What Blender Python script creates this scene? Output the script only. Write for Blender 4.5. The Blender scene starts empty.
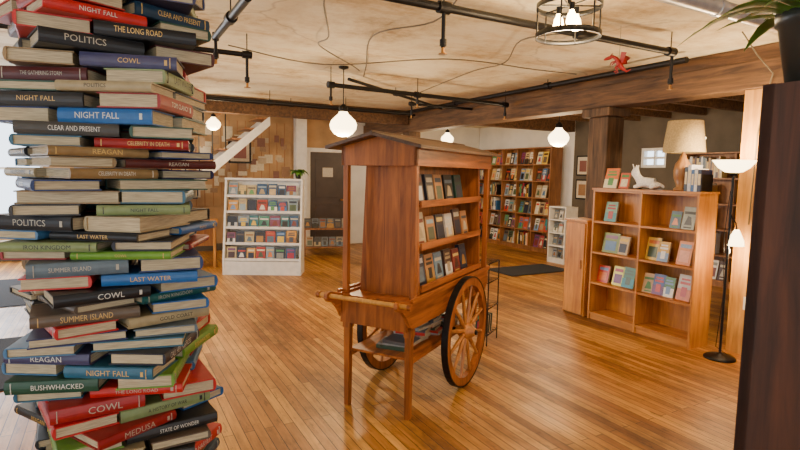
import bpy, math, random
from mathutils import Matrix, Vector
random.seed(7)
TH=math.radians(28.6)
CT,ST=math.cos(TH),math.sin(TH)
def RW(p,q,z=0): return Vector((p*CT-q*ST, p*ST+q*CT, z))
def lin(c):
    return tuple(((x/255)/12.92 if x/255<=0.04045 else (((x/255)+0.055)/1.055)**2.4) for x in c)
# ---------------- materials ----------------
def newmat(name):
    m=bpy.data.materials.new(name); m.use_nodes=True
    nt=m.node_tree; b=nt.nodes['Principled BSDF']
    return m,nt,b
def N(nt,t,**kw):
    n=nt.nodes.new(t)
    for k,v in kw.items():
        if k in n.inputs: n.inputs[k].default_value=v
        else: setattr(n,k,v)
    return n
def ramp(nt,fac,stops):
    r=nt.nodes.new('ShaderNodeValToRGB')
    e=r.color_ramp.elements
    e[0].position=stops[0][0]; e[0].color=(*stops[0][1],1)
    e[1].position=stops[-1][0]; e[1].color=(*stops[-1][1],1)
    for s in stops[1:-1]:
        x=e.new(s[0]); x.color=(*s[1],1)
    nt.links.new(fac,r.inputs[0]); return r
def mix(nt,a,b,fac,mode='MIX'):
    m=nt.nodes.new('ShaderNodeMix'); m.data_type='RGBA'; m.blend_type=mode
    for sock,v in ((m.inputs[0],fac),(m.inputs[6],a),(m.inputs[7],b)):
        if isinstance(v,(int,float)): sock.default_value=v
        elif isinstance(v,tuple): sock.default_value=(*v,1)
        else: nt.links.new(v,sock)
    return m.outputs[2]
def coords(nt,scale=(1,1,1),rot=(0,0,0)):
    tc=nt.nodes.new('ShaderNodeTexCoord'); mp=nt.nodes.new('ShaderNodeMapping')
    mp.inputs['Scale'].default_value=scale; mp.inputs['Rotation'].default_value=rot
    nt.links.new(tc.outputs['Object'],mp.inputs[0]); return mp.outputs[0]
def plain(name,c,rough=0.6,metal=0,var=0.12,scale=12,emit=None,es=0,bump=0,sc=(1,1,1)):
    m,nt,b=newmat(name); c=lin(c)
    v=coords(nt,sc); n=N(nt,'ShaderNodeTexNoise',Scale=scale,Detail=4.0); nt.links.new(v,n.inputs['Vector'])
    d=tuple(max(0,x*(1-var*2)) for x in c); l=tuple(min(1,x*(1+var)) for x in c)
    r=ramp(nt,n.outputs['Fac'],[(0.3,d),(0.7,l)])
    nt.links.new(r.outputs[0],b.inputs['Base Color'])
    b.inputs['Roughness'].default_value=rough; b.inputs['Metallic'].default_value=metal
    if emit: b.inputs['Emission Color'].default_value=(*lin(emit),1); b.inputs['Emission Strength'].default_value=es
    if bump:
        bp=N(nt,'ShaderNodeBump',Strength=bump,Distance=0.01); nt.links.new(n.outputs['Fac'],bp.inputs['Height']); nt.links.new(bp.outputs[0],b.inputs['Normal'])
    return m
def wood(name,dark,light,axis='z',rough=0.42,scale=1.0,bump=0.15,coat=0.0):
    m,nt,b=newmat(name)
    s={'x':(1.2,14,14),'y':(14,1.2,14),'z':(14,14,1.2)}[axis]
    v=coords(nt,tuple(k*scale for k in s))
    n=N(nt,'ShaderNodeTexNoise',Scale=1.6,Detail=8.0,Roughness=0.62,Distortion=0.6); nt.links.new(v,n.inputs['Vector'])
    v2=coords(nt); n2=N(nt,'ShaderNodeTexNoise',Scale=2.2,Detail=3.0); nt.links.new(v2,n2.inputs['Vector'])
    r=ramp(nt,n.outputs['Fac'],[(0.3,lin(dark)),(0.52,tuple((a+c)/2 for a,c in zip(lin(dark),lin(light)))),(0.72,lin(light))])
    r2=ramp(nt,n2.outputs['Fac'],[(0.3,(0.68,0.66,0.64)),(0.7,(1.0,1.0,1.0))])
    o=mix(nt,r.outputs[0],r2.outputs[0],1.0,'MULTIPLY')
    nt.links.new(o,b.inputs['Base Color']); b.inputs['Roughness'].default_value=rough
    b.inputs['Coat Weight'].default_value=coat
    bp=N(nt,'ShaderNodeBump',Strength=bump,Distance=0.004); nt.links.new(n.outputs['Fac'],bp.inputs['Height']); nt.links.new(bp.outputs[0],b.inputs['Normal'])
    return m
def attrmat(name,rough):
    m,nt,b=newmat(name)
    a=nt.nodes.new('ShaderNodeAttribute'); a.attribute_name='Col'
    v=coords(nt); n=N(nt,'ShaderNodeTexNoise',Scale=40.0,Detail=3.0); nt.links.new(v,n.inputs['Vector'])
    r=ramp(nt,n.outputs['Fac'],[(0.25,(0.75,0.75,0.75)),(0.75,(1,1,1))])
    o=mix(nt,a.outputs['Color'],r.outputs[0],1.0,'MULTIPLY')
    nt.links.new(o,b.inputs['Base Color']); b.inputs['Roughness'].default_value=rough
    return m
def emis(name,c,s,base=(240,230,210)):
    m,nt,b=newmat(name)
    b.inputs['Base Color'].default_value=(*lin(base),1)
    v=coords(nt); n=N(nt,'ShaderNodeTexNoise',Scale=6.0); nt.links.new(v,n.inputs['Vector'])
    r=ramp(nt,n.outputs['Fac'],[(0.0,tuple(x*0.9 for x in lin(c))),(1.0,lin(c))])
    nt.links.new(r.outputs[0],b.inputs['Emission Color']); b.inputs['Emission Strength'].default_value=s
    return m
BOOK=attrmat('book_cloth',0.5); COVER=attrmat('glossy_cover',0.35)
PAGES=plain('paper_pages',(180,162,128),0.85,scale=60,var=0.22,sc=(.4,.4,14))
CARTW=wood('cart_wood',(104,50,12),(198,114,40),'z',0.38)
CARTY=wood('cart_wood_long',(108,52,12),(204,118,42),'y',0.38)
SPOKEW=wood('spoke_wood',(140,80,28),(214,142,66),'z',0.4)
ROOFW=wood('shaded_roof_wood',(60,42,28),(112,80,54),'y',0.5)  # dark brown planks, with the roof's shadow put into the colour
OAK=wood('oak_shelf',(168,100,30),(228,156,60),'z',0.42)
OAKX=wood('oak_shelf_long',(168,100,30),(228,156,60),'x',0.42)
BEAM=wood('beam_wood',(62,42,26),(136,98,60),'y',0.75,bump=0.6)
POSTW=wood('post_wood',(58,42,28),(130,98,66),'z',0.75,bump=0.6)
POSTL=wood('pale_post_wood',(180,120,44),(236,176,80),'z',0.6)
DARKW=wood('dark_panel_wood',(34,18,10),(96,54,30),'z',0.65,scale=0.8)
WALNUT=wood('walnut_shelf',(116,72,38),(182,124,70),'z',0.5)
IRON=plain('black_iron',(30,28,28),0.5,0.6)
BLACK=plain('black_metal',(18,18,20),0.4,0.5)
BRASS=plain('brass',(170,120,60),0.35,0.8)
STEEL=plain('galvanised_steel',(205,205,205),0.35,0.6)
WHITEP=plain('white_paint',(226,222,212),0.5,var=0.05)
WALLW=plain('white_wall',(222,218,208),0.8,var=0.05,scale=3,bump=0.1)
WALLT=plain('tan_wall',(172,136,94),0.85,var=0.15,scale=3,bump=0.1)
WALLD=plain('grey_wall',(90,80,66),0.85,var=0.12,scale=3)
MAT=plain('rug_fibre',(40,42,50),0.95,scale=90,var=0.3)
GLOW=emis('lit_glass_warm',(255,224,166),9)
GLOWB=emis('bulb_glow',(255,206,130),40)
LEAF=plain('leaf_green',(80,130,46),0.45,scale=20,var=0.25)
POT=plain('dark_pot',(40,44,42),0.4)
SHADE=plain('linen_shade',(176,154,108),0.9,scale=80,var=.15)
CERAM=wood('lamp_vase',(150,96,48),(206,156,96),'z',0.35)
WHITEF=plain('white_plush',(236,232,226),0.9,scale=60)
REDP=plain('red_painted_metal',(150,10,6),0.5)
CABLE=plain('cable',(96,84,64),0.6)
DOORM=plain('dark_door_paint',(64,50,44),0.45,scale=4)
GREYM=plain('grey_rack_paint',(150,152,152),0.5)
def floormat():
    m,nt,b=newmat('amber_plank_floor')
    v=coords(nt,rot=(0,0,math.pi/2))
    br=nt.nodes.new('ShaderNodeTexBrick'); br.offset=0.37; br.offset_frequency=2
    nt.links.new(v,br.inputs['Vector'])
    br.inputs['Color1'].default_value=(0,0,0,1); br.inputs['Color2'].default_value=(1,1,1,1); br.inputs['Mortar'].default_value=(0.5,0.5,0.5,1)
    br.inputs['Scale'].default_value=1; br.inputs['Brick Width'].default_value=1.6; br.inputs['Row Height'].default_value=0.062
    br.inputs['Mortar Size'].default_value=0.0026; br.inputs['Mortar Smooth'].default_value=0.1; br.inputs['Bias'].default_value=0
    base=ramp(nt,br.outputs['Color'],[(0.0,lin((160,102,38))),(0.5,lin((196,136,56))),(1.0,lin((222,166,80)))])
    vg=coords(nt,(26,1.4,1)); g=N(nt,'ShaderNodeTexNoise',Scale=1.5,Detail=7.0,Roughness=0.6); nt.links.new(vg,g.inputs['Vector'])
    gr=ramp(nt,g.outputs['Fac'],[(0.3,(0.55,0.5,0.44)),(0.65,(1,1,1))])
    c=mix(nt,base.outputs[0],gr.outputs[0],0.8,'MULTIPLY')
    vw=coords(nt,(1.5,0.6,1)); w=N(nt,'ShaderNodeTexNoise',Scale=1.1,Detail=9.0,Roughness=0.7); nt.links.new(vw,w.inputs['Vector'])
    wr=ramp(nt,w.outputs['Fac'],[(0.36,(0.34,0.30,0.28)),(0.50,(0.82,0.79,0.76)),(0.58,(1,1,1))])
    c=mix(nt,c,wr.outputs[0],0.95,'MULTIPLY')
    vs_=coords(nt,(9,2.2,1)); s=N(nt,'ShaderNodeTexNoise',Scale=2.4,Detail=6.0,Roughness=0.75); nt.links.new(vs_,s.inputs['Vector'])
    sr=ramp(nt,s.outputs['Fac'],[(0.34,(0.34,0.32,0.32)),(0.44,(1,1,1))])
    c=mix(nt,c,sr.outputs[0],0.85,'MULTIPLY')
    c=mix(nt,c,lin((50,28,12)),br.outputs['Fac'])
    nt.links.new(c,b.inputs['Base Color'])
    rr=ramp(nt,w.outputs['Fac'],[(0.3,(0.55,0.55,0.55)),(0.7,(0.34,0.34,0.34))])
    nt.links.new(rr.outputs[0],b.inputs['Roughness'])
    bp=N(nt,'ShaderNodeBump',Strength=0.35,Distance=0.003)
    h=mix(nt,g.outputs['Fac'],(0,0,0),br.outputs['Fac']); nt.links.new(h,bp.inputs['Height']); nt.links.new(bp.outputs[0],b.inputs['Normal'])
    return m
def ceilmat():
    m,nt,b=newmat('stained_plaster_ceiling')
    v=coords(nt); n=N(nt,'ShaderNodeTexNoise',Scale=1.3,Detail=12.0,Roughness=0.74); nt.links.new(v,n.inputs['Vector'])
    r=ramp(nt,n.outputs['Fac'],[(0.32,lin((164,134,92))),(0.42,lin((208,188,148))),(0.52,lin((228,216,182))),(0.7,lin((240,232,206)))])
    vr=coords(nt,(0.5,2.4,1)); n3=N(nt,'ShaderNodeTexNoise',Scale=1.0,Detail=9.0,Roughness=0.74); nt.links.new(vr,n3.inputs['Vector'])
    rust=ramp(nt,n3.outputs['Fac'],[(0.53,(1,1,1)),(0.60,(0.86,0.74,0.58)),(0.69,(0.6,0.44,0.3))])
    c0=mix(nt,r.outputs[0],rust.outputs[0],0.75,'MULTIPLY')
    vo=nt.nodes.new('ShaderNodeTexVoronoi'); vo.feature='DISTANCE_TO_EDGE'; vo.inputs['Scale'].default_value=0.6
    n2=N(nt,'ShaderNodeTexNoise',Scale=2.5,Detail=4.0); nt.links.new(v,n2.inputs['Vector'])
    vv=mix(nt,v,n2.outputs['Color'],0.25); nt.links.new(vv,vo.inputs['Vector'])
    cr=ramp(nt,vo.outputs['Distance'],[(0.0,(0.45,0.38,0.3)),(0.008,(1,1,1))])
    c=mix(nt,c0,cr.outputs[0],0.5,'MULTIPLY')
    nt.links.new(c,b.inputs['Base Color']); b.inputs['Roughness'].default_value=0.75
    bp=N(nt,'ShaderNodeBump',Strength=0.5,Distance=0.02); nt.links.new(n.outputs['Fac'],bp.inputs['Height']); nt.links.new(bp.outputs[0],b.inputs['Normal'])
    return m
FLOORM=floormat(); CEILM=ceilmat()
# ---------------- mesh builder ----------------
class MB:
    def __init__(s): s.v=[];s.f=[];s.m=[];s.c=[];s.s=[];s.ml=[]
    def mi(s,m):
        if m not in s.ml: s.ml.append(m)
        return s.ml.index(m)
    def add(s,vs,fs,mat,col=(255,255,255),M=None,smooth=False):
        o=len(s.v); k=s.mi(mat); c=lin(col)
        for a in vs:
            a=Vector(a); s.v.append(tuple(M@a) if M else tuple(a))
        for f in fs:
            s.f.append(tuple(i+o for i in f)); s.m.append(k); s.c.append(c); s.s.append(smooth)
    def box(s,x0,x1,y0,y1,z0,z1,mat,col=(255,255,255),M=None):
        vs=[(x0,y0,z0),(x1,y0,z0),(x1,y1,z0),(x0,y1,z0),(x0,y0,z1),(x1,y0,z1),(x1,y1,z1),(x0,y1,z1)]
        s.add(vs,[(0,3,2,1),(4,5,6,7),(0,1,5,4),(1,2,6,5),(2,3,7,6),(3,0,4,7)],mat,col,M)
    def prism(s,poly,axis,a0,a1,mat,col=(255,255,255),M=None):
        def P(u,w,a): return {'x':(a,u,w),'y':(u,a,w),'z':(u,w,a)}[axis]
        n=len(poly); vs=[P(u,w,a0) for u,w in poly]+[P(u,w,a1) for u,w in poly]
        fs=[tuple(range(n))[::-1],tuple(range(n,2*n))]+[(i,(i+1)%n,(i+1)%n+n,i+n) for i in range(n)]
        s.add(vs,fs,mat,col,M)
    def tube(s,pts,r,mat,n=10,col=(255,255,255),M=None,closed=False):
        pts=[Vector(p) for p in pts]; k=len(pts)
        rs=r if isinstance(r,(list,tuple)) else [r]*k
        vs=[];prev=None
        for i,p in enumerate(pts):
            if closed: t=(pts[(i+1)%k]-pts[i-1]).normalized()
            else: t=(pts[min(i+1,k-1)]-pts[max(i-1,0)]).normalized()
            if prev is None:
                a=Vector((0,0,1)) if abs(t.z)<0.9 else Vector((1,0,0))
                x=t.cross(a).normalized()
            else: x=(prev-t*prev.dot(t)).normalized()
            prev=x; y=t.cross(x)
            for j in range(n):
                an=2*math.pi*j/n; vs.append(p+(x*math.cos(an)+y*math.sin(an))*rs[i])
        fs=[]
        for i in range(k if closed else k-1):
            i2=(i+1)%k
            for j in range(n):
                j2=(j+1)%n; fs.append((i*n+j,i*n+j2,i2*n+j2,i2*n+j))
        s.add(vs,fs,mat,col,M,True)
        if not closed:
            s.add(vs[:n],[tuple(range(n))[::-1]],mat,col,M); s.add(vs[-n:],[tuple(range(n))],mat,col,M)
    def lathe(s,prof,mat,n=24,c=(0,0,0),M=None,col=(255,255,255)):
        vs=[];k=len(prof)
        for r,z in prof:
            for j in range(n):
                a=2*math.pi*j/n; vs.append((c[0]+r*math.cos(a),c[1]+r*math.sin(a),c[2]+z))
        fs=[(i*n+j,i*n+(j+1)%n,(i+1)*n+(j+1)%n,(i+1)*n+j) for i in range(k-1) for j in range(n)]
        s.add(vs,fs,mat,col,M,True)
    def leaf(s,base,d,L,W,droop,mat,M=None):
        base=Vector(base); d=Vector(d).normalized(); side=d.cross(Vector((0,0,1)))
        if side.length<0.1: side=Vector((1,0,0))
        side.normalize(); vs=[];n=6
        for i in range(n+1):
            t=i/n; p=base+d*L*t+Vector((0,0,-droop*L*t*t)); w=W*math.sin(math.pi*min(1,t*0.92+0.08))*0.5
            vs+= [p-side*w+Vector((0,0,w*0.3)),p,p+side*w+Vector((0,0,w*0.3))]
        fs=[]
        for i in range(n):
            a=i*3; fs+=[(a,a+1,a+4,a+3),(a+1,a+2,a+5,a+4)]
        s.add(vs,fs,mat,M=M,smooth=True)
    def build(s,name,loc=(0,0,0),rot=0,bevel=0):
        me=bpy.data.meshes.new(name); me.from_pydata(s.v,[],s.f)
        for m in s.ml: me.materials.append(m)
        ca=me.color_attributes.new('Col','FLOAT_COLOR','CORNER')
        li=0
        for i,p in enumerate(me.polygons):
            p.material_index=s.m[i]; p.use_smooth=s.s[i]
            for _ in range(p.loop_total):
                ca.data[li].color=(*s.c[i],1); li+=1
        me.update()
        o=bpy.data.objects.new(name,me); bpy.context.collection.objects.link(o)
        o.location=loc; o.rotation_euler=(0,0,rot)
        if bevel:
            b=o.modifiers.new('bevel','BEVEL'); b.width=bevel; b.segments=2; b.limit_method='ANGLE'; b.angle_limit=math.radians(50)
        return o
# ---------------- book helpers ----------------
PAL=[(18,22,40),(12,13,16),(12,13,16),(24,46,96),(140,14,12),(150,16,14),(150,20,20),(20,66,46),(60,58,54),(136,108,66),(74,18,14),(30,88,112),(16,50,72),(86,100,108),(60,58,90),(160,142,104),(20,26,74),(34,32,30),(18,84,82),(28,32,38),(90,74,58),(60,104,140),(120,134,84)]
COV=[(200,60,40),(230,190,60),(60,110,160),(240,236,226),(30,40,60),(90,150,90),(220,120,50),(120,60,110),(50,140,150),(230,220,180),(20,20,24),(170,40,60),(120,150,190),(240,160,120),(70,90,60)]
MUT=[(60,70,84),(120,50,36),(170,150,116),(40,46,50),(86,96,76),(150,100,50),(196,186,160),(34,44,66),(100,84,70),(70,40,34),(140,140,130),(30,30,30),(90,110,126),(176,130,60)]
LIGHTP=MUT+[(220,214,200),(200,200,196),(210,180,130),(150,170,180),(230,224,210),(190,90,60),(220,190,110)]
def faceout(mb,x,y,z,w,h,t,c=None,lean=12,yaw=0,M=None,pal=COV):
    c=c or random.choice(pal); c2=random.choice(pal); c3=random.choice(pal)
    T=Matrix.Translation((x,y,z))@Matrix.Rotation(math.radians(yaw),4,'Z')@Matrix.Rotation(math.radians(-lean),4,'X')
    if M: T=M@T
    mb.box(-w/2,w/2,0,t,0,h,COVER,c,T)
    mb.box(-w/2+.002,w/2+.001,.002,t-.002,.003,h+.001,PAGES,M=T)
    k=random.random(); e=-.0012
    if k<.35:
        mb.box(-w*.38,w*.38,e,0,h*.72,h*.88,COVER,c2,T); mb.box(-w*.34,w*.34,e,0,h*.12,h*.60,COVER,c3,T)
    elif k<.65:
        mb.box(-w*.5,w*.5,e,0,h*.0,h*.45,COVER,c2,T); mb.box(-w*.36,w*.36,e,0,h*.62,h*.72,COVER,c3,T); mb.box(-w*.3,w*.3,e,0,h*.78,h*.86,COVER,c3,T)
        mb.box(-w*.2,w*.2,e*2,0,h*.14,h*.52,COVER,c3,T)
    else:
        mb.prism([(-w*.3,h*.2),(w*.3,h*.2),(w*.15,h*.55),(-w*.1,h*.6)],'y',e,0,COVER,c2,T)
        mb.box(-w*.42,w*.42,e,0,h*.68,h*.80,COVER,c3,T); mb.box(-w*.3,w*.3,e,0,h*.06,h*.12,COVER,c3,T)
def spines(mb,x0,x1,y,z,hmax,pal=MUT,fill=1.0,depth=.14):
    x=x0
    while x<x0+(x1-x0)*fill-.045:
        t=random.uniform(.016,.042); h=hmax*random.uniform(.66,.95); c=random.choice(pal)
        mb.box(x,x+t-.001,y,y+depth,z,z+h,COVER,c)
        mb.box(x+.002,x+t-.003,y+.004,y+depth+.001,z+.003,z+h+.0008,PAGES)
        if random.random()<.6: mb.box(x+.003,x+t-.004,y-.001,y,z+h*.3,z+h*.75,COVER,random.choice([(235,225,200),(220,190,110),(20,20,20)]))
        x+=t
# ---------------- room shell ----------------
P0,P1,Q0,Q1,H=-3.2,8.3,-3.4,11.1,2.78
mb=MB(); mb.box(P0-.2,P1+.2,Q0-.2,Q1+.2,-.12,0,FLOORM); mb.build('floor',rot=TH)
mb=MB(); mb.box(P0-.2,P1+.2,Q0-.2,Q1+.2,H,H+.12,CEILM); mb.build('ceiling',rot=TH)
def wall(name,axis,c0,c1,a0,a1,holes,mat):
    mb=MB(); A=sorted({a0,a1,*[h[0] for h in holes],*[h[1] for h in holes]}); Z=sorted({0,H,*[h[2] for h in holes],*[h[3] for h in holes]})
    for i in range(len(A)-1):
        for j in range(len(Z)-1):
            am=(A[i]+A[i+1])/2; zm=(Z[j]+Z[j+1])/2
            if any(h[0]<am<h[1] and h[2]<zm<h[3] for h in holes): continue
            if axis=='q': mb.box(A[i],A[i+1],c0,c1,Z[j],Z[j+1],mat)
            else: mb.box(c0,c1,A[i],A[i+1],Z[j],Z[j+1],mat)
    return mb.build(name,rot=TH)
wcount=[0]
def window(axis,c,a0,a1,z0,z1,inward,nm=2):
    wcount[0]+=1; mb=MB(); t=.05
    def B(u0,u1,w0,w1,d0=-.05,d1=.05):
        if axis=='q': mb.box(u0,u1,c+d0,c+d1,w0,w1,WHITEP)
        else: mb.box(c+d0,c+d1,u0,u1,w0,w1,WHITEP)
    B(a0,a0+t,z0,z1);B(a1-t,a1,z0,z1);B(a0+t,a1-t,z0,z0+t);B(a0+t,a1-t,z1-t,z1)
    B(a0+t,a1-t,(z0+z1)/2-.02,(z0+z1)/2+.02,-.03,.03)
    for i in range(1,nm):
        x=a0+(a1-a0)*i/nm; B(x-.015,x+.015,z0+t,z1-t,-.03,.03)
    mb.build('window_%d'%wcount[0],rot=TH)
BH=[(-2.9,-1.0,.75,2.4)]
wall('wall_back','q',Q1,Q1+.15,P0,P1,BH,WALLT); window('q',Q1+.07,*BH[0],-1)
RH=[(5.85,6.35,1.78,2.12)]
wall('wall_right','p',P1,P1+.15,7.9,Q1,[],WALLW)
wall('wall_right_dimmed','p',P1,P1+.15,Q0,7.9,RH,WALLD)  # side room's dimness put into this darker wall colour
for h in RH: window('p',P1+.07,*h,-1)
FH=[(-2.4,.4,.7,2.4),(1.4,4.4,.7,2.4)]
wall('wall_front','q',Q0-.15,Q0,P0,P1,FH,WALLW)
for h in FH: window('q',Q0-.07,*h,1,3)
LH=[(-1.5,1.5,.7,2.4),(4.2,6.6,.7,2.4),(8.0,10.2,.7,2.4)]
wall('wall_left','p',P0-.15,P0,Q0,Q1,LH,WALLW)
for h in LH: window('p',P0-.07,*h,1,3)
mb=MB(); mb.box(4.7,8.28,Q1-.03,Q1-.001,0.001,H-.001,WALLW); mb.build('wall_back_white_panel',rot=TH)
mb=MB(); mb.box(P0,3.5,Q1-.02,Q1-.001,0.001,.14,WALLD); mb.build('baseboard_back',rot=TH)
mb=MB(); mb.box(-2.8,-.7,Q1-.1,Q1-.025,.1,.36,WHITEP)
for i in range(5): mb.box(-2.8,-.7,Q1-.105,Q1-.1,.13+i*.04,.15+i*.04,GREYM)
mb.box(-2.8,-2.76,Q1-.1,Q1-.025,0,.1,WHITEP); mb.box(-.74,-.7,Q1-.1,Q1-.025,0,.1,WHITEP)
mb.build('baseboard_heater',rot=TH)
mb=MB(); p=4.2
mb.box(p-.4,p+.4,Q1-.05,Q1-.005,0.005,2.03,DOORM)
for z0,z1 in ((.15,.9),(1.05,1.9)): mb.box(p-.28,p+.28,Q1-.058,Q1-.05,z0,z1,DOORM)
mb.box(p+.31,p+.35,Q1-.11,Q1-.05,.98,1.02,BRASS)
mb.box(p+.28,p+.35,Q1-.12,Q1-.10,.99,1.01,BRASS)
mb.box(p-.12,p+.12,Q1-.062,Q1-.058,1.5,1.7,COVER,(200,190,170))
mb.build('door_1',rot=TH,bevel=.004)
mb=MB(); mb.box(p-.49,p-.401,Q1-.07,Q1-.001,0,2.12,WHITEP);mb.box(p+.401,p+.49,Q1-.07,Q1-.001,0,2.12,WHITEP);mb.box(p-.4,p+.4,Q1-.07,Q1-.001,2.035,2.12,WHITEP); mb.build('trim_1',rot=TH)
mb=MB(); mb.box(3.45,3.68,Q1-.2,Q1-.002,0.001,H-.001,WHITEP); mb.box(3.43,3.70,Q1-.22,Q1-.002,0.001,.15,WHITEP); mb.build('white_pilaster',rot=TH,bevel=.004)
# beams & posts
mb=MB(); mb.box(5.02,5.30,-3.3,11.0,2.40,2.65,BEAM); mb.box(5.06,5.26,-3.3,11.0,2.65,H-.001,BEAM); mb.build('ceiling_beam',rot=TH,bevel=.012)
mb=MB(); mb.box(P0,5.0,8.9,9.12,2.52,H-.001,BEAM); o=mb.build('ceiling_beam',rot=TH,bevel=.01)
mb=MB(); mb.box(5.32,P1,7.9,8.1,2.5,H-.001,BEAM); o=mb.build('ceiling_beam',rot=TH,bevel=.01)
mb=MB()
for i,q in enumerate((1.0,1.6,2.2,2.8,3.4,4.0,4.6,5.2,5.8,6.4,7.0)): mb.box(5.31,P1,q,q+.06,2.6,H-.001,BEAM)
mb.build('ceiling_joists',rot=TH)
mb=MB(); mb.box(5.06,5.34,4.33,4.61,0,2.30,POSTW); mb.box(5.0,5.36,4.27,4.67,2.3,2.398,POSTW); mb.build('wooden_post',rot=TH,bevel=.012)
mb=MB(); mb.box(5.06,5.26,2.40,2.80,0,2.398,POSTL); mb.box(5.045,5.06,2.38,2.82,0,2.398,POSTL);mb.box(5.04,5.045,2.62,2.69,.42,.54,WHITEP); mb.build('wooden_post',rot=TH,bevel=.006)
mb=MB(); mb.box(5.04,5.3,8.95,9.2,0,2.398,POSTW); mb.build('wooden_post',rot=TH,bevel=.01)
# paper collage on back wall
mb=MB(); mb.box(1.0,3.4,Q1-.03,Q1-.001,.9,2.6,WALLT)
for i in range(15): mb.box(1.0+i*.16,1.0+i*.16+.012,Q1-.034,Q1-.03,.9,2.6,WALNUT)
for i in range(90):
    x=random.uniform(1.05,3.2); z=random.uniform(.95,2.35); w=random.uniform(.07,.18); h=random.uniform(.08,.22)
    mb.box(x,x+w,Q1-.036-random.uniform(0,.006),Q1-.03,z,z+h,COVER,random.choice([(170,132,92),(140,100,66),(196,172,134),(206,192,162),(214,202,176),(150,116,80),(120,72,54),(180,160,130)]))
mb.box(2.1,2.55,Q1-.06,Q1-.03,1.75,2.2,BLACK); mb.box(2.14,2.51,Q1-.064,Q1-.06,1.79,2.16,COVER,(200,180,150)); mb.box(2.2,2.45,Q1-.067,Q1-.064,1.85,2.1,COVER,(130,60,50))
mb.build('pinned_paper_collage',rot=TH)
# staircase
mb=MB(); p0=-.3; q0,q1=10.1,10.85; n=13; run=.23; rise=.2
for i in range(n): mb.box(p0+i*run,p0+i*run+run+.02,q0+.04,q1-.04,(i+1)*rise-.03,(i+1)*rise,WALNUT)
for q in (q0,q1-.04):
    mb.prism([(p0-.02,0.0),(p0+.2,0.0),(p0+n*run,n*rise-.14),(p0+n*run,n*rise+.03),(p0,.12)],'y',q,q+.04,WHITEP)
for i in range(0,n-3,1):
    mb.box(p0+i*run+.1,p0+i*run+.12,q0+.01,q0+.03,(i+1)*rise-.02,(i+1)*rise+.80-.02,BLACK)
mb.prism([(p0,.98),(p0+(n-4)*run+.2,(n-4)*rise+1.02),(p0+(n-4)*run+.2,(n-4)*rise+.95),(p0,.90)],'y',q0-.01,q0+.05,WALNUT)
mb.box(p0-.05,p0+.04,q0-.02,q0+.07,0,1.08,WALNUT)
mb.build('staircase',rot=TH)
# ---------------- pipes ----------------
def sprinkler(mb,x,y,z0,z1):
    mb.tube([(x,y,z0),(x,y,z1)],.013,IRON,8)
    mb.tube([(x,y,z0+.03),(x,y,z0-.03)],.026,IRON,8)
    mb.tube([(x,y,z1+.05),(x,y,z1+.01)],.022,IRON,8)
    mb.tube([(x,y,z1),(x,y,z1-.035)],.011,BRASS,8); mb.tube([(x,y,z1-.035),(x,y,z1-.04)],.028,BRASS,12)
def pipe(name,pts,r,drops=(),fit=()):
    mb=MB(); mb.tube(pts,r,IRON,12)
    d=Vector(pts[1])-Vector(pts[0]); d.normalize()
    for f in fit:
        c=Vector(f); mb.tube([c-d*.04,c+d*.04],r*1.45,IRON,12)
        mb.tube([c+Vector((0,0,r)),Vector((c.x,c.y,H-.002))],.005,IRON,6)
    for dd in drops: sprinkler(mb,*dd)
    return mb.build(name,rot=TH)
pipe('sprinkler_pipe',[(-2.8,2.86,2.62),(4.05,2.86,2.62)],.026,[(1.84,2.86,2.62,2.38),(4.05,2.86,2.62,2.36)],[(1.84,2.86,2.62),(4.03,2.86,2.62),(.4,2.86,2.62),(3.0,2.86,2.62)])
pipe('sprinkler_pipe',[(2.2,5.75,2.58),(4.9,5.95,2.58)],.026,[(2.22,5.75,2.58,2.40),(4.88,5.95,2.58,2.42),(3.4,5.84,2.58,2.46)],[(2.22,5.75,2.58),(4.88,5.95,2.58),(3.4,5.84,2.58)])
pipe('sprinkler_pipe',[(2.5,5.9,2.69),(4.9,7.6,2.69)],.02,[],[(3.5,6.61,2.69)])
pipe('sprinkler_pipe',[(-2.8,7.9,2.6),(4.5,7.9,2.6)],.03,[(.9,7.9,2.6,2.4),(3.3,7.9,2.6,2.44)],[(.9,7.9,2.6),(3.3,7.9,2.6),(2.1,7.9,2.6)])
pipe('sprinkler_pipe',[(-.8,4.8,2.6),(1.1,4.8,2.6)],.022,[(1.08,4.8,2.6,2.36)],[(1.08,4.8,2.6)])
pipe('sprinkler_pipe',[(.75,3.3,2.62),(.75,4.4,2.62)],.028,[(.75,4.38,2.62,2.45)],[(.75,3.8,2.62)])
pipe('sprinkler_pipe',[(4.75,3.2,2.7),(4.75,8.8,2.7)],.03,[],[(4.75,5,2.7),(4.75,7,2.7)])
pipe('sprinkler_pipe',[(1.5,8.5,2.66),(4.9,8.5,2.66)],.02,[],[(2.6,8.5,2.66)])
pipe('sprinkler_pipe',[(3.9,6.9,2.62),(5.0,6.9,2.62)],.02,[(3.92,6.9,2.62,2.45)],[(3.92,6.9,2.62)])
pipe('sprinkler_pipe',[(5.5,3.0,2.55),(5.5,7.85,2.55)],.025,[],[(5.5,5,2.55)])
mb=MB(); mb.tube([(1.9,2.12,2.68),(4.7,2.12,2.68)],.05,STEEL,16); mb.tube([(3.4,2.12,2.68),(3.46,2.12,2.68)],.056,STEEL,16); mb.build('round_duct',rot=TH)
def cable(pts):
    mb=MB(); P=[Vector(p) for p in pts]; out=[]
    for i in range(len(P)-1):
        a=P[max(i-1,0)];b=P[i];c=P[i+1];d=P[min(i+2,len(P)-1)]
        for k in range(6):
            t=k/6; out.append(.5*((2*b)+(c-a)*t+(2*a-5*b+4*c-d)*t*t+(3*b-a-3*c+d)*t**3))
    out.append(P[-1]); mb.tube(out,.006,CABLE,6); mb.build('ceiling_cable',rot=TH)
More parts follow.
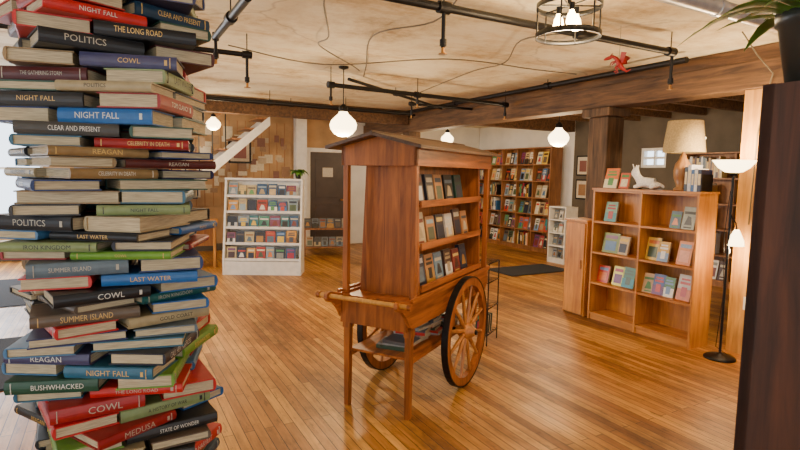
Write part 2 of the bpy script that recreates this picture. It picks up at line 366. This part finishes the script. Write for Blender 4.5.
cable([(1.2,2.95,2.7),(1.3,3.5,2.75),(1.6,4.2,2.70),(1.7,4.7,2.74),(2.2,5.1,2.68),(2.5,5.6,2.74)])
cable([(2.0,2.9,2.75),(2.1,3.4,2.70),(2.0,4.2,2.76),(2.4,5.2,2.72),(2.6,5.7,2.70)])
cable([(1.0,5.2,2.75),(2.0,5.4,2.72),(3.0,4.6,2.75),(4.0,4.4,2.72),(4.7,4.5,2.76)])
cable([(3.0,2.9,2.64),(3.1,3.6,2.74),(3.5,4.3,2.72),(3.6,5.0,2.75),(3.4,5.8,2.6)])
# ---------------- lights (fixtures) ----------------
WARM=(1.0,.72,.41)
def plight(name,loc,e,r=.08,c=WARM,parent=None):
    l=bpy.data.lights.new(name,'POINT'); l.energy=e; l.color=c; l.shadow_soft_size=r
    o=bpy.data.objects.new(name,l); bpy.context.collection.objects.link(o); o.location=loc
    if parent: o.parent=parent
    return o
def pendant(X,Y,z,d,e):
    mb=MB(); R=d/2
    mb.lathe([(0.001,-R*.86),(R*.35,-R*.82),(R*.68,-R*.62),(R*.90,-R*.32),(R*.96,-R*.02),(R*.86,R*.26),(R*.60,R*.52),(R*.36,R*.74),(R*.27,R*.95)],GLOW,20)
    mb.lathe([(R*.30,R*.88),(R*.33,R*1.2),(R*.12,R*1.4),(.004,R*1.45)],BLACK,16)
    mb.tube([(0,0,R*1.4),(0,0,H-z)],.006,BLACK,6); mb.lathe([(.06,H-z-.001),(.055,H-z-.02),(.01,H-z-.035)],BLACK,16)
    o=mb.build('pendant_lamp',(X,Y,z)); plight('bulb',(0,0,-R-.08),e,.1,parent=o); return o
pendant(-.66,6.1,2.14,.32,90)
pendant(2.27,7.8,2.16,.31,95)
pendant(-3.05,8.75,2.35,.24,50)
pendant(4.9,8.6,2.25,.26,65)  # extra side-room pendant, added for its light
pendant(-.6,-1.6,2.3,.3,28)  # extra pendant behind the camera, added to light the room
pendant(-2.6,4.2,2.46,.24,42)  # extra pendant, out of sight behind the book column
pendant(.9,10.6,2.3,.26,65)  # another pendant added to light the side room
pendant(3.6,.2,2.3,.26,34)  # second added pendant, out of view behind the camera
mb=MB()
def band(mb,r,z0,z1,mat,n=36,t=.006):
    mb.lathe([(r,z0),(r,z1),(r-t,z1),(r-t,z0),(r,z0)],mat,n)
band(mb,.19,-.1,-.07,BLACK); band(mb,.19,.07,.1,BLACK)
for i in range(6):
    a=i*math.pi/3; x,y=.186*math.cos(a),.186*math.sin(a); mb.tube([(x,y,-.09),(x,y,.09)],.005,BLACK,6)
for i in range(3):
    a=i*math.pi/3; mb.tube([(-.186*math.cos(a),-.186*math.sin(a),.088),(.186*math.cos(a),.186*math.sin(a),.088)],.005,BLACK,6)
for i in range(3):
    a=i*2.094+.5; c=(.06*math.cos(a),.06*math.sin(a),0)
    mb.lathe([(0.001,-.05),(.022,-.045),(.032,-.02),(.026,.015),(.015,.035),(.014,.05)],GLOWB,14,c=c); mb.lathe([(.016,.045),(.016,.088)],BLACK,10,c=c)
mb.tube([(0,0,.08),(0,0,H-2.52)],.012,BLACK,8); mb.lathe([(.07,H-2.521),(.065,H-2.55),(.01,H-2.56)],BLACK,16)
o=mb.build('cage_ceiling_lamp',(.98,3.27,2.52)); plight('bulb',(0,0,-.13),66,.08,parent=o)
# ---------------- book cart ----------------
mb=MB()
for t in (-.235,.235):
    mb.prism([(t-.024,.75),(t+.024,.75),(t+.022,.5),(t+.016,.0),(t-.016,0),(t-.022,.5)],'y',-.022,.022,CARTW)
    mb.box(t-.028,t+.028,-.028,.028,.55,.60,CARTW)
for t in (-1,1):
    x=.27*t
    prof=[(1.42,.80),(-.08,.80),(-.14,.815),(-.2,.83),(-.235,.82),(-.24,.79),(-.22,.765),(-.16,.75),(-.1,.69),(-.06,.63),(0,.61),(1.36,.61),(1.42,.66)]
    mb.prism(prof,'x',min(x,x-.025*t),max(x,x-.025*t),CARTY)
    mb.box(min(x,x+.018*t),max(x,x+.018*t),-.06,1.42,.785,.815,CARTY)
mb.box(-.25,.25,-.075,-.05,.60,.79,CARTW); mb.box(-.25,.25,1.38,1.405,.62,.80,CARTW)
mb.box(-.25,.25,-.05,1.38,.765,.785,CARTY)
mb.tube([(-.33,-.2,.80),(.33,-.2,.80)],.015,POSTL,14)
for t in(-.335,.335): mb.tube([(t-.012,-.2,.80),(t+.012,-.2,.80)],.021,CARTW,14)
mb.tube([(-.4,.736,.42),(.4,.736,.42)],.018,BLACK,12)
for t in (-.22,.22):
    mb.box(t-.02,t+.02,.70,.77,.38,.62,CARTW); mb.box(t-.018,t+.018,0.0,1.3,.355,.38,CARTY) 
    mb.box(t-.02,t+.02,1.22,1.26,.36,.62,CARTW)
mb.box(-.235,.235,.02,1.3,.38,.395,CARTY)
for t in (-.345,.345):
    MW=Matrix.Translation((t,.736,.42))@Matrix.Rotation(math.radians(9),4,'X')
    n=48
    def ringpart(ri,ro,h,mat):
        vs=[]
        for j in range(n):
            a=2*math.pi*j/n; c,s=math.cos(a),math.sin(a)
            vs+=[(-h,ri*c,ri*s),(h,ri*c,ri*s),(h,ro*c,ro*s),(-h,ro*c,ro*s)]
        fs=[]
        for j in range(n):
            a=j*4;b=((j+1)%n)*4
            for k in range(4): fs.append((a+k,a+(k+1)%4,b+(k+1)%4,b+k))
        mb.add(vs,fs,mat,M=MW)
    ringpart(.348,.408,.021,CARTW); ringpart(.408,.418,.024,IRON)
    for k in range(12):
        a=k*math.pi/6+.13; c,s=math.cos(a),math.sin(a)
        mb.tube([(0,.05*c,.05*s),(0,.12*c,.12*s),(0,.28*c,.28*s),(0,.36*c,.36*s)],[.013,.017,.012,.014],SPOKEW,8,M=MW)
    MH=MW@Matrix.Rotation(math.pi/2,4,'Y')
    mb.lathe([(.001,-.075),(.03,-.075),(.035,-.06),(.055,-.04),(.062,0),(.055,.04),(.035,.06),(.03,.075),(.001,.075)],SPOKEW,20,M=MH)
    mb.lathe([(.001,-.09),(.018,-.088),(.02,-.07)],BLACK,12,M=MH); mb.lathe([(.02,.07),(.018,.088),(.001,.09)],BLACK,12,M=MH)
for t,s in ((-.255,.0),(.255,.0),(-.255,1.36),(.255,1.36)):
    mb.box(t-.018,t+.018,s-.018,s+.018,.78,1.70,CARTW)
for s in (.10,1.26):
    mb.prism([(-.205,.785),(.245,.785),(.215,1.70),(-.165,1.70)],'y',s,s+.025,CARTW)
mb.prism([(-.205,.785),(-.190,.785),(-.15,1.70),(-.165,1.70)],'y',.125,1.26,CARTW)
mb.prism([(.035,.785),(.05,.785),(.04,1.70),(.025,1.70)],'y',.125,1.26,CARTW)
for z in (.82,1.10,1.38):
    k=.25-(z-.785)*.03
    mb.box(.03,k,.125,1.26,z,z+.018,CARTY); mb.box(k-.004,k+.012,.125,1.26,z,z+.045,CARTY)
MR=Matrix.Rotation(math.pi/2,4,'Z')
for z,lim in ((.84,1.05),(1.12,1.12),(1.40,.92)):
    s=.20
    while s<lim:
        w=random.uniform(.12,.16); h=random.uniform(.18,.225)
        cc=random.choice([(60,90,140),(130,50,44),(210,200,186),(40,50,70),(180,126,76),(110,140,160),(80,56,46),(30,60,50),(200,180,140),(26,26,30),(60,60,66)])
        TT=Matrix.Translation((.205-(z-.8)*.03,s+w/2-.04,z))@MR
        faceout(mb,0,0,0,w,h,random.uniform(.015,.04),cc,lean=10,M=TT,pal=LIGHTP)
        s+=w+random.uniform(.012,.05)
for s in (.2,.42,.66,.95):
    zz=.395
    for k in range(random.randint(3,6)):
        t=random.uniform(.012,.03); c=random.choice([(200,50,40),(150,150,145),(90,90,90),(60,80,60),(160,50,40)])
        Mx=Matrix.Translation((random.uniform(.02,.08),s,zz))@Matrix.Rotation(random.uniform(-.2,.2),4,'Z')
        mb.box(-.11,.11,-.08,.08,0,t,COVER,c,Mx); mb.box(-.108,.112,-.079,.081,.002,t-.002,PAGES,M=Mx); zz+=t+.0005
S0,S1=-.12,1.46; E=.35; ze,zr=1.765,1.85
mb.prism([(-E,ze-.012),(0,zr-.012),(0,zr+.010),(-E,ze+.010)],'y',S0,S1,ROOFW)
mb.prism([(E,ze-.012),(E,ze+.010),(0,zr+.010),(0,zr-.012)],'y',S0,S1,ROOFW)
mb.tube([(0,S0-.005,zr+.006),(0,S1+.005,zr+.006)],.012,ROOFW,8)
for s in (-.03,1.385):
    mb.prism([(-.28,1.65),(.28,1.65),(.28,1.772),(0,1.835),(-.28,1.772)],'y',s,s+.022,CARTW)
for t in (-.28,.26): mb.box(t,t+.02,-.03,1.40,1.65,1.77,CARTY)
mb.box(-.26,.26,-.01,1.385,1.66,1.68,CARTY)
mb.build('wooden_book_cart',(-.135,3.47,0),math.radians(-28),bevel=.003)
mb=MB()
for x in (0,.16):
    for y in (0,.3): mb.tube([(x,y,0),(x,y,.78)],.006,BLACK,6)
for z in (.1,.35,.6,.78):
    mb.tube([(0,0,z),(.16,0,z),(.16,.3,z),(0,.3,z)],.005,BLACK,6,closed=True)
    for k in range(1,5): mb.tube([(0.0,k*.06,z),(.16,k*.06,z)],.003,BLACK,6)
for k in range(3): faceout(mb,.08,.06+.06*k,.105,.12,.17,.02,c=(40,60,50),lean=8)
mb.build('wire_magazine_rack',(.69,4.95,0),math.radians(-28))
# ---------------- generic bookcases ----------------
def case(mb,W,Hh,D,cols,rows,mat,matx,t=.022,kick=.07,back=True,backmat=None):
    for i in range(cols+1):
        x=(W-t)*i/cols; mb.box(x,x+t,0,D,0,Hh,mat)
    for i in range(cols):
        xa=(W-t)*i/cols+t; xb=(W-t)*(i+1)/cols
        for j in range(rows+1):
            z=kick+(Hh-kick-t)*j/rows; mb.box(xa,xb,.004,D-.012,z,z+t,matx)
        mb.box(xa,xb,.015,.03,0,kick,matx)
    if back: mb.box(.002,W-.002,D-.012,D,0.01,Hh-.001,backmat or mat)
mb=MB(); W=1.22; Hh=1.46
case(mb,W,Hh,.29,2,4,OAK,OAKX,kick=.06)
mb.box(-.012,W+.012,-.012,.295,Hh,Hh+.02,OAKX)
rz=[.06+(Hh-.06-.022)*j/4+.022 for j in range(4)]
def row(lst,z,x0):
    for (dx,w,h,c,yaw) in lst: faceout(mb,x0+dx,.09,z,w,h,.025,c,12,yaw)
row([(.16,.14,.22,(120,170,150),8)],rz[3],0); row([(.46,.14,.22,(150,160,150),-6),(.33,.11,.17,(90,120,140),0)],rz[3],.6)
row([(.18,.20,.22,(110,130,60),4),(.34,.15,.2,(200,170,120),-8)],rz[2],0); row([(.10,.15,.23,(230,190,70),0),(.22,.12,.2,(220,170,40),0),(.44,.15,.23,(225,130,60),-4)],rz[2],.6)
row([(.10,.15,.19,(200,60,40),0),(.30,.14,.21,(240,235,90),0),(.43,.15,.22,(60,120,90),0)],rz[1],0)
row([(.08,.12,.2,(220,190,150),10),(.19,.13,.21,(70,90,150),0),(.30,.12,.2,(90,140,90),0),(.46,.15,.25,(200,190,180),-4)],rz[1],.6)
mb.build('oak_bookcase',RW(4.74,4.2),TH-math.pi/2,bevel=.002)
mb=MB(); case(mb,.32,1.09,.27,1,3,OAK,OAKX); mb.box(0.02,.30,-.018,0,.02,1.07,OAK); mb.box(-.01,.33,-.02,.28,1.09,1.11,OAKX)
mb.tube([(.27,-.03,.55),(.27,-.03,.65)],.006,BRASS,8)
mb.build('oak_side_cabinet',RW(4.74,4.58),TH-math.pi/2,bevel=.002)
mb=MB()
mb.lathe([(.001,0),(.07,0),(.07,.02),(.045,.04),(.072,.12),(.080,.19),(.068,.26),(.035,.31),(.028,.34),(.012,.36),(.01,.45)],CERAM,24)
mb.lathe([(.19,.37),(.155,.67),(.152,.67),(.187,.37)],SHADE,32)
mb.tube([(0,0,.44),(0,0,.66)],.005,BRASS,8)
for a in range(3):
    c,s=math.cos(a*2.094),math.sin(a*2.094); mb.tube([(0,0,.64),(.153*c,.153*s,.66)],.003,BRASS,6)
mb.build('table_lamp',RW(4.90,3.27,1.481))
mb=MB(); x=.0
for c,t in (((30,40,50),.03),((200,200,205),.035),((40,90,150),.03),((225,225,225),.03),((20,30,60),.035)):
    h=random.uniform(.2,.26); mb.box(x,x+t-.002,0,.17,0,h,COVER,c); mb.box(x+.002,x+t-.004,.003,.172,.002,h+.001,PAGES); mb.box(x+.004,x+t-.006,-.001,0,h*.3,h*.8,COVER,(220,200,150)); x+=t+.001
mb.box(x,x+.006,0,.17,0,.16,BLACK)
mb.build('row_of_books',RW(4.78,3.165,1.481),TH-math.pi/2)
mb=MB(); faceout(mb,.12,0,0,.17,.22,.02,(225,120,60),14); faceout(mb,.28,.02,0,.12,.17,.02,(210,90,60),14); mb.build('display_books',RW(4.80,4.16,1.484),TH-math.pi/2)
def plant(name,loc,R,hp,nl,L,W,droop,up=.5,rot=0):
    mb=MB(); mb.lathe([(.001,0),(R*.7,0),(R,hp*.8),(R*1.08,hp*.82),(R*1.08,hp),(R*.95,hp),(R*.92,hp*.85),(.001,hp*.85)],POT,24)
    for i in range(nl):
        a=i*2.4+rot; u=up*random.uniform(.5,1.6); d=(math.cos(a),math.sin(a),u); l=L*random.uniform(.6,1.1)
        b=(R*.3*math.cos(a),R*.3*math.sin(a),hp*.85)
        mb.leaf(b,d,l,W*random.uniform(.7,1.1),droop*random.uniform(.7,1.3),LEAF)
    return mb.build(name,loc)
plant('potted_plant',RW(4.96,3.79,1.481),.035,.08,18,.07,.03,.7,1.6)
def skin(name,joints,edges,mat,loc,rot,sub=2):
    me=bpy.data.meshes.new(name); me.from_pydata([j[0] for j in joints],edges,[]); me.materials.append(mat)
    o=bpy.data.objects.new(name,me); bpy.context.collection.objects.link(o)
    o.modifiers.new('skin','SKIN'); me.skin_vertices.new() if not me.skin_vertices else None
    sv=me.skin_vertices[0].data
    for i,j in enumerate(joints): sv[i].radius=(j[1],j[1])
    sv[0].use_root=True
    s=o.modifiers.new('sub','SUBSURF'); s.levels=sub; s.render_levels=sub
    o.modifiers['skin'].use_smooth_shade=True
    o.location=loc; o.rotation_euler=(0,0,rot); return o
J=[((0,0,.07),.055),((.07,0,.075),.048),((.115,0,.13),.032),((.135,0,.18),.036),((.18,0,.165),.022),((-.07,0,.065),.052),((-.12,0,.05),.016),((-.15,0,.02),.012),
   ((.09,.035,.035),.02),((.14,.045,.02),.018),((.09,-.035,.035),.02),((.14,-.045,.02),.018),((-.06,.045,.035),.026),((-.02,.06,.02),.018),((-.06,-.045,.035),.026),((-.02,-.06,.02),.018),
   ((.125,.025,.22),.011),((.12,.032,.25),.005),((.125,-.025,.22),.011),((.12,-.032,.25),.005),((.155,0,.215),.008),((.17,0,.26),.003)]
Ed=[(0,1),(1,2),(2,3),(3,4),(0,5),(5,6),(6,7),(1,8),(8,9),(1,10),(10,11),(5,12),(12,13),(5,14),(14,15),(3,16),(16,17),(3,18),(18,19),(3,20),(20,21)]
skin('plush_unicorn',J,Ed,WHITEF,RW(4.86,3.60,1.483),TH+math.radians(110))
mb=MB()
pts=[(-.09,0,-.06),(-.06,0,-.075),(-.03,0,-.05),(0,0,-.01),(.02,0,.03),(.05,0,.05),(.075,0,.04)]
mb.tube(pts,[.003,.007,.014,.022,.016,.012,.014],REDP,10)
mb.tube([(.075,0,.042),(.1,0,.034),(.115,0,.03)],[.015,.011,.005],REDP,8)
for s in (-1,1):
    mb.add([(0,0,.01),(-.02,s*.05,.07),(-.07,s*.11,.05),(-.05,s*.07,.02),(-.055,s*.04,-.01),(-.02,s*.01,-.02)],[(0,1,3,5),(1,2,3),(3,4,5)],REDP)
    mb.tube([(-.01,s*.015,-.02),(.02,s*.03,-.04),(.01,s*.03,-.07),(.03,s*.03,-.075)],[.009,.007,.005,.006],REDP,6)
    mb.tube([(.02,s*.01,.01),(.05,s*.03,0),(.06,s*.03,-.02)],[.007,.005,.004],REDP,6)
    mb.tube([(.07,s*.008,.05),(.05,s*.012,.075)],[.004,.001],REDP,6)
mb.tube([(0,0,.0),(0,0,H-2.5)],.0015,CABLE,4)
mb.build('dragon_ornament',(1.70,4.3,2.5),2.6)
# ---------------- floor lamp ----------------
mb=MB()
mb.lathe([(.001,0),(.13,0),(.13,.012),(.11,.025),(.03,.035),(.012,.05)],BLACK,28)
mb.tube([(0,0,.03),(0,0,1.64)],.011,BLACK,10); mb.tube([(0,0,.95),(0,0,.99)],.018,BLACK,10)
mb.lathe([(.012,1.62),(.03,1.635),(.035,1.66)],BLACK,20)
mb.lathe([(.02,1.655),(.07,1.665),(.12,1.70),(.17,1.765),(.166,1.765),(.115,1.706),(.065,1.672),(.001,1.665)],GLOW,32)
mb.tube([(0,0,1.3),(.02,0,1.26),(.05,0,1.22),(.06,0,1.16)],.006,BLACK,8)
MM=Matrix.Translation((.06,0,1.05))
mb.lathe([(.02,.11),(.03,.09),(.06,.02),(.068,-.03),(.062,-.03),(.055,.02),(.02,.08)],GLOW,20,M=MM)
mb.tube([(-.01,.01,1.5),(-.03,.02,1.1),(.0,.02,.6),(-.03,.02,.1),(.1,.02,.01)],.003,BLACK,6)
o=mb.build('floor_lamp',(2.89,4.66,0),math.radians(-10))
plight('bulb',(0,0,1.82),72,.06,parent=o); plight('reading_bulb',(.06,0,.98),26,.04,parent=o)
mb=MB(); mb.tube([(4.2,2.4,2.7),(4.6,2.5,2.6),(4.95,2.55,2.5),(5.0,2.62,2.3),(5.0,2.66,2.0),(5.01,2.68,1.2)],.006,CABLE,6); mb.build('hanging_cord',rot=TH)
# ---------------- near tall bookcase + pot ----------------
mb=MB(); Wn=1.5
case(mb,Wn,1.84,.32,2,5,DARKW,DARKW,t=.03,kick=.08)
for j in range(5):
    z=.08+(1.84-.08-.03)*j/5+.03
    for i in range(2): spines(mb,.04+i*.74,.72+i*.74,.1,z,.28,depth=.15)
mb.build('tall_dark_bookcase',RW(1.782,-.725),TH+math.pi/2,bevel=.002)
plant('potted_plant',RW(1.525,.695,1.842),.08,.17,20,.32,.05,.55,.7)
# ---------------- white book display ----------------
mb=MB(); W=1.2
mb.prism([(0,0),(.36,0),(.36,1.46),(.2,1.46),(0,.22)],'x',0,.03,WHITEP); mb.prism([(0,0),(.36,0),(.36,1.46),(.2,1.46),(0,.22)],'x',W-.03,W,WHITEP)
mb.box(.03,W-.03,.01,.34,.0,.21,WHITEP); mb.box(.03,W-.03,.34,.36,0,1.46,WHITEP); mb.box(0,W,.18,.36,1.46,1.49,WHITEP)
for j in range(5):
    z=.24+j*.243; y=.02+(z-.22)*.16
    mb.box(.03,W-.03,y,.34,z-.02,z,WHITEP); mb.box(.03,W-.03,y-.008,y,z-.02,z+.02,WHITEP)
    x=.05
    while x<W-.14:
        w=random.uniform(.12,.16); faceout(mb,x+w/2,y+.02,z,w,random.uniform(.17,.21),.02,random.choice([(40,80,120),(40,110,120),(190,170,120),(170,50,40),(30,40,60),(130,150,160),(60,130,110),(210,150,60),(120,60,90)]),lean=10,pal=LIGHTP+COV); x+=w+.012
mb.build('white_book_display',(-2.72,8.1,0),math.radians(2),bevel=.002)
plant('potted_plant',(-1.60,8.36,1.493),.055,.1,30,.2,.07,.8,1.1)
# ---------------- back shelves ----------------
def backcase(name,W,Hh,D,c,r,mat,p,q,rot,fill=1,face=.3,backmat=None,pal=LIGHTP):
    mb=MB(); case(mb,W,Hh,D,c,r,mat,mat,backmat=backmat)
    for i in range(c):
        xa=(W-.022)*i/c+.03; xb=(W-.022)*(i+1)/c-.01
        for j in range(r):
            z=.07+(Hh-.07-.022)*j/r+.0225; rh=(Hh-.09)/r-.03
            if random.random()<face:
                x=xa+.01
                while x<xb-.13:
                    w=random.uniform(.11,.15); faceout(mb,x+w/2,.06,z,w,rh*.82,.02,pal=pal); x+=w+.02
            else: spines(mb,xa,xb,.06,z,rh,fill=random.uniform(.5,1),depth=min(.14,D-.09),pal=pal)
    return mb.build(name,RW(p,q),rot,bevel=.0015)
backcase('walnut_wall_bookcase',2.55,2.2,.32,5,6,WALNUT,7.9,10.68,TH-math.pi/2,face=.7,pal=LIGHTP+COV)
backcase('white_wall_bookcase',1.8,2.0,.3,3,6,WHITEP,5.95,10.74,TH,face=.7)
backcase('walnut_wall_bookcase',1.6,2.0,.3,2,5,WALNUT,7.95,5.3,TH-math.pi/2)
mb=MB(); case(mb,.42,1.05,.3,1,4,WHITEP,WHITEP)
for j in range(4): 
    for k in range(3): faceout(mb,.09+k*.125,.08,.07+(1.05-.092)*j/4+.023,.1,.17,.015,c=random.choice([(150,155,160),(110,120,130),(190,185,175)]),pal=LIGHTP)
mb.build('white_magazine_rack',RW(7.2,7.4),TH-math.pi/2)
for k,(q,z) in enumerate(((7.45,1.62),(7.45,1.15),(7.0,1.5))):
    mb=MB(); w,h=.34,.4
    mb.box(P1-.03,P1-.001,q,q+w,z,z+h,BLACK); mb.box(P1-.034,P1-.03,q+.03,q+w-.03,z+.03,z+h-.03,COVER,(210,196,170)); mb.box(P1-.036,P1-.034,q+.08,q+w-.08,z+.08,z+h-.1,COVER,[(120,60,50),(150,110,70),(70,90,110)][k])
    mb.build('framed_picture',rot=TH)
mb=MB()
for x in (.03,.87):
    for y in (.03,.37): mb.box(x-.025,x+.025,y-.025,y+.025,0,.5,WALNUT)
mb.box(0,.9,0,.4,.5,.53,WALNUT); mb.box(0.06,.84,0.01,.39,.15,.17,WALNUT)
for k in range(6): faceout(mb,.09+k*.145,.1,.53,.13,.19,.02,c=random.choice([(90,100,110),(160,150,130),(60,60,70)]),lean=18,pal=MUT)
for k in range(5): faceout(mb,.13+k*.145,.1,.17,.13,.19,.02,c=random.choice([(90,100,110),(160,150,130),(60,60,70)]),lean=18,pal=MUT)
mb.build('display_table',(-1.85,10.1,0),math.radians(10),bevel=.002)
mb=MB()
mb.box(0,1.0,0,.6,.72,.76,OAKX); mb.box(.03,.07,.03,.57,0,.72,OAK); mb.box(.93,.97,.03,.57,0,.72,OAK); mb.box(.07,.93,.5,.52,.3,.72,OAK)
for k in range(4): faceout(mb,.15+k*.22,.3,.76,.14,.2,.03,pal=MUT)
mb.build('reading_desk',(-3.95,8.4,0),math.radians(18),bevel=.003)
def rug(p0,p1,q0,q1):
    mb=MB(); mb.box(p0,p1,q0,q1,0.0005,.012,MAT); mb.box(p0-.02,p1+.02,q0-.02,q1+.02,.0003,.006,BLACK); mb.build('door_mat',rot=TH,bevel=.003)
rug(5.6,6.9,6.5,7.2); rug(-1.9,-.35,7.4,9.2); rug(-1.7,-.3,4.6,6.0)
# ---------------- book column ----------------
TITLES=['MEDUSA','REAGAN','CALL HER MISS ROSS','THE GATHERING STORM','TOM CLANCY','THE GLASS HOUSE','CELEBRITY IN DEATH','BUSHWHACKED','LAST WATER','THE GIVING TREE','STATE OF WONDER','WINTER LIGHT','CLEAR AND PRESENT','GOLD COAST','THE COLONY','AMERICAN SON','SUMMER ISLAND','NIGHT FALL','A HISTORY OF WAR','BITTER HARVEST','THE LONG ROAD','IRON KINGDOM','COWL','POLITICS','FALLEN EMPIRE','GERMAN GOLD']
tcache={}
def textmesh(s):
    if s in tcache: return tcache[s]
    cu=bpy.data.curves.new('t','FONT'); cu.body=s; cu.size=1; cu.resolution_u=2; cu.align_x='CENTER'; cu.align_y='CENTER'
    ob=bpy.data.objects.new('t',cu); bpy.context.collection.objects.link(ob)
    dg=bpy.context.evaluated_depsgraph_get(); dg.update(); me=ob.evaluated_get(dg).to_mesh()
    vs=[tuple(v.co) for v in me.vertices]; fs=[tuple(p.vertices) for p in me.polygons]
    w=max(v[0] for v in vs)-min(v[0] for v in vs)
    bpy.data.objects.remove(ob); bpy.data.curves.remove(cu)
    tcache[s]=(vs,fs,w); return tcache[s]
mb=MB(); z=0; i=0
rot=0
while z<H-.05:
    th=random.uniform(.024,.042)
    rot=math.radians(-68)+math.radians(26)*math.sin(i*.55)+random.uniform(-.22,.22)
    cx,cy=random.uniform(-.014,.014),random.uniform(-.014,.014)
    for k in range(4):
        an=rot+k*math.pi/2
        n=Vector((math.cos(an),math.sin(an),0)); tg=Vector((-n.y,n.x,0))
        L=random.uniform(.228,.256); D=random.uniform(.148,.168)
        R=.208+random.uniform(-.006,.022); t=th-random.uniform(0,.004)
        sg=1 if i%2 else -1
        off=(.083+random.uniform(-.004,.012))*sg
        Mx=Matrix.Translation((cx+n.x*R+tg.x*off,cy+n.y*R+tg.y*off,z))@Matrix.Rotation(an+math.pi/2+random.uniform(-.05,.05),4,'Z')
        c=random.choice(PAL)
        r=random.random()
        if r<.03: c=(96,140,40)
        elif r<.12: c=(184,20,16)
        elif r<.17: c=(24,90,150)
        flip=random.random()<.10
        if flip:
            Mx=Mx@Matrix.Translation((0,D,0))@Matrix.Rotation(math.pi,4,'Z')
        e=.0035
        mb.box(-L/2,L/2,0.004,D,0,e,BOOK,c,Mx); mb.box(-L/2,L/2,0.004,D,t-e,t,BOOK,c,Mx)
        pr=[(.006,0),(.001,.002),(-.002,t*.3),(-.003,t*.5),(-.002,t*.7),(.001,t-.002),(.006,t)]
        mb.prism(pr,'x',-L/2,L/2,BOOK,c,Mx)
        mb.box(-L/2+.005,L/2-.005,.006,D-.005,e,t-e,PAGES,M=Mx)
        if not flip and .5<z<2.4:
            s=random.choice(TITLES); vs,fs,w=textmesh(s)
            hh=min(t*random.uniform(.32,.6),.02); sx=min(L*random.uniform(.4,.68)/w,hh/.72); sy=max(sx,min(hh/.72,sx*1.5))
            tc=random.choice([(200,160,84),(210,170,90),(205,200,186),(170,160,140),(205,200,186)])
            if sum(c)>330: tc=(30,26,24)
            of=random.choice([-.02,.015,.0])
            mb.add([(v[0]*sx+of,-.0034,v[1]*sy+t/2) for v in vs],fs,BOOK,tc,Mx)
            for sgn in (-1,1):
                if random.random()<.4: mb.box(sgn*L*.43-.001,sgn*L*.43+.001,-.0034,0,.004,t-.004,BOOK,tc,Mx)
            if random.random()<.5: mb.box(L*.37,L*.40,-.0034,0,t*.3,t*.7,BOOK,tc,Mx)
    z+=th; i+=1
mb.build('stacked_book_column',(-.872,1.63,0.001),bevel=0)
# ---------------- daylight ----------------
w=bpy.data.worlds.new('World'); bpy.context.scene.world=w; w.use_nodes=True
bg=w.node_tree.nodes['Background']; bg.inputs[0].default_value=(.78,.88,1,1); bg.inputs[1].default_value=4
def area(name,p,q,z,sx,sy,dirv,e,c=(.85,.92,1)):
    l=bpy.data.lights.new(name,'AREA'); l.shape='RECTANGLE'; l.size=sx; l.size_y=sy; l.energy=e; l.color=c
    o=bpy.data.objects.new(name,l); bpy.context.collection.objects.link(o); o.location=RW(p,q,z)
    d=RW(*dirv)-RW(0,0); o.rotation_euler=Vector((d.x,d.y,-.15)).to_track_quat('-Z','Z').to_euler()
area('window_area_lamp',-1.0,Q0+.05,1.55,2.7,1.6,(0,1),42)  # this and the next: fill lamps added at the unseen front windows
area('window_area_lamp',2.9,Q0+.05,1.55,2.9,1.6,(0,1),24)
area('window_area_lamp',P0+.05,0,1.55,2.9,1.6,(1,0),22)  # this and the next two: lamps added at the unseen left-wall windows
area('window_area_lamp',P0+.05,5.4,1.55,2.3,1.6,(1,0),65)
area('window_area_lamp',P0+.05,9.1,1.55,2.1,1.6,(1,0),90)
area('window_area_lamp',-1.95,Q1-.05,1.6,1.8,1.5,(0,-1),150)
# ---------------- camera ----------------
cam=bpy.data.cameras.new('camera'); co=bpy.data.objects.new('camera',cam); bpy.context.collection.objects.link(co)
cam.lens=24; cam.sensor_width=36; cam.clip_start=.05
co.matrix_world=Matrix.Translation((0,0,1.6))@Matrix.Rotation(math.radians(84.5),4,'X')@Matrix.Rotation(math.radians(1.0),4,'Z')
bpy.context.scene.camera=co
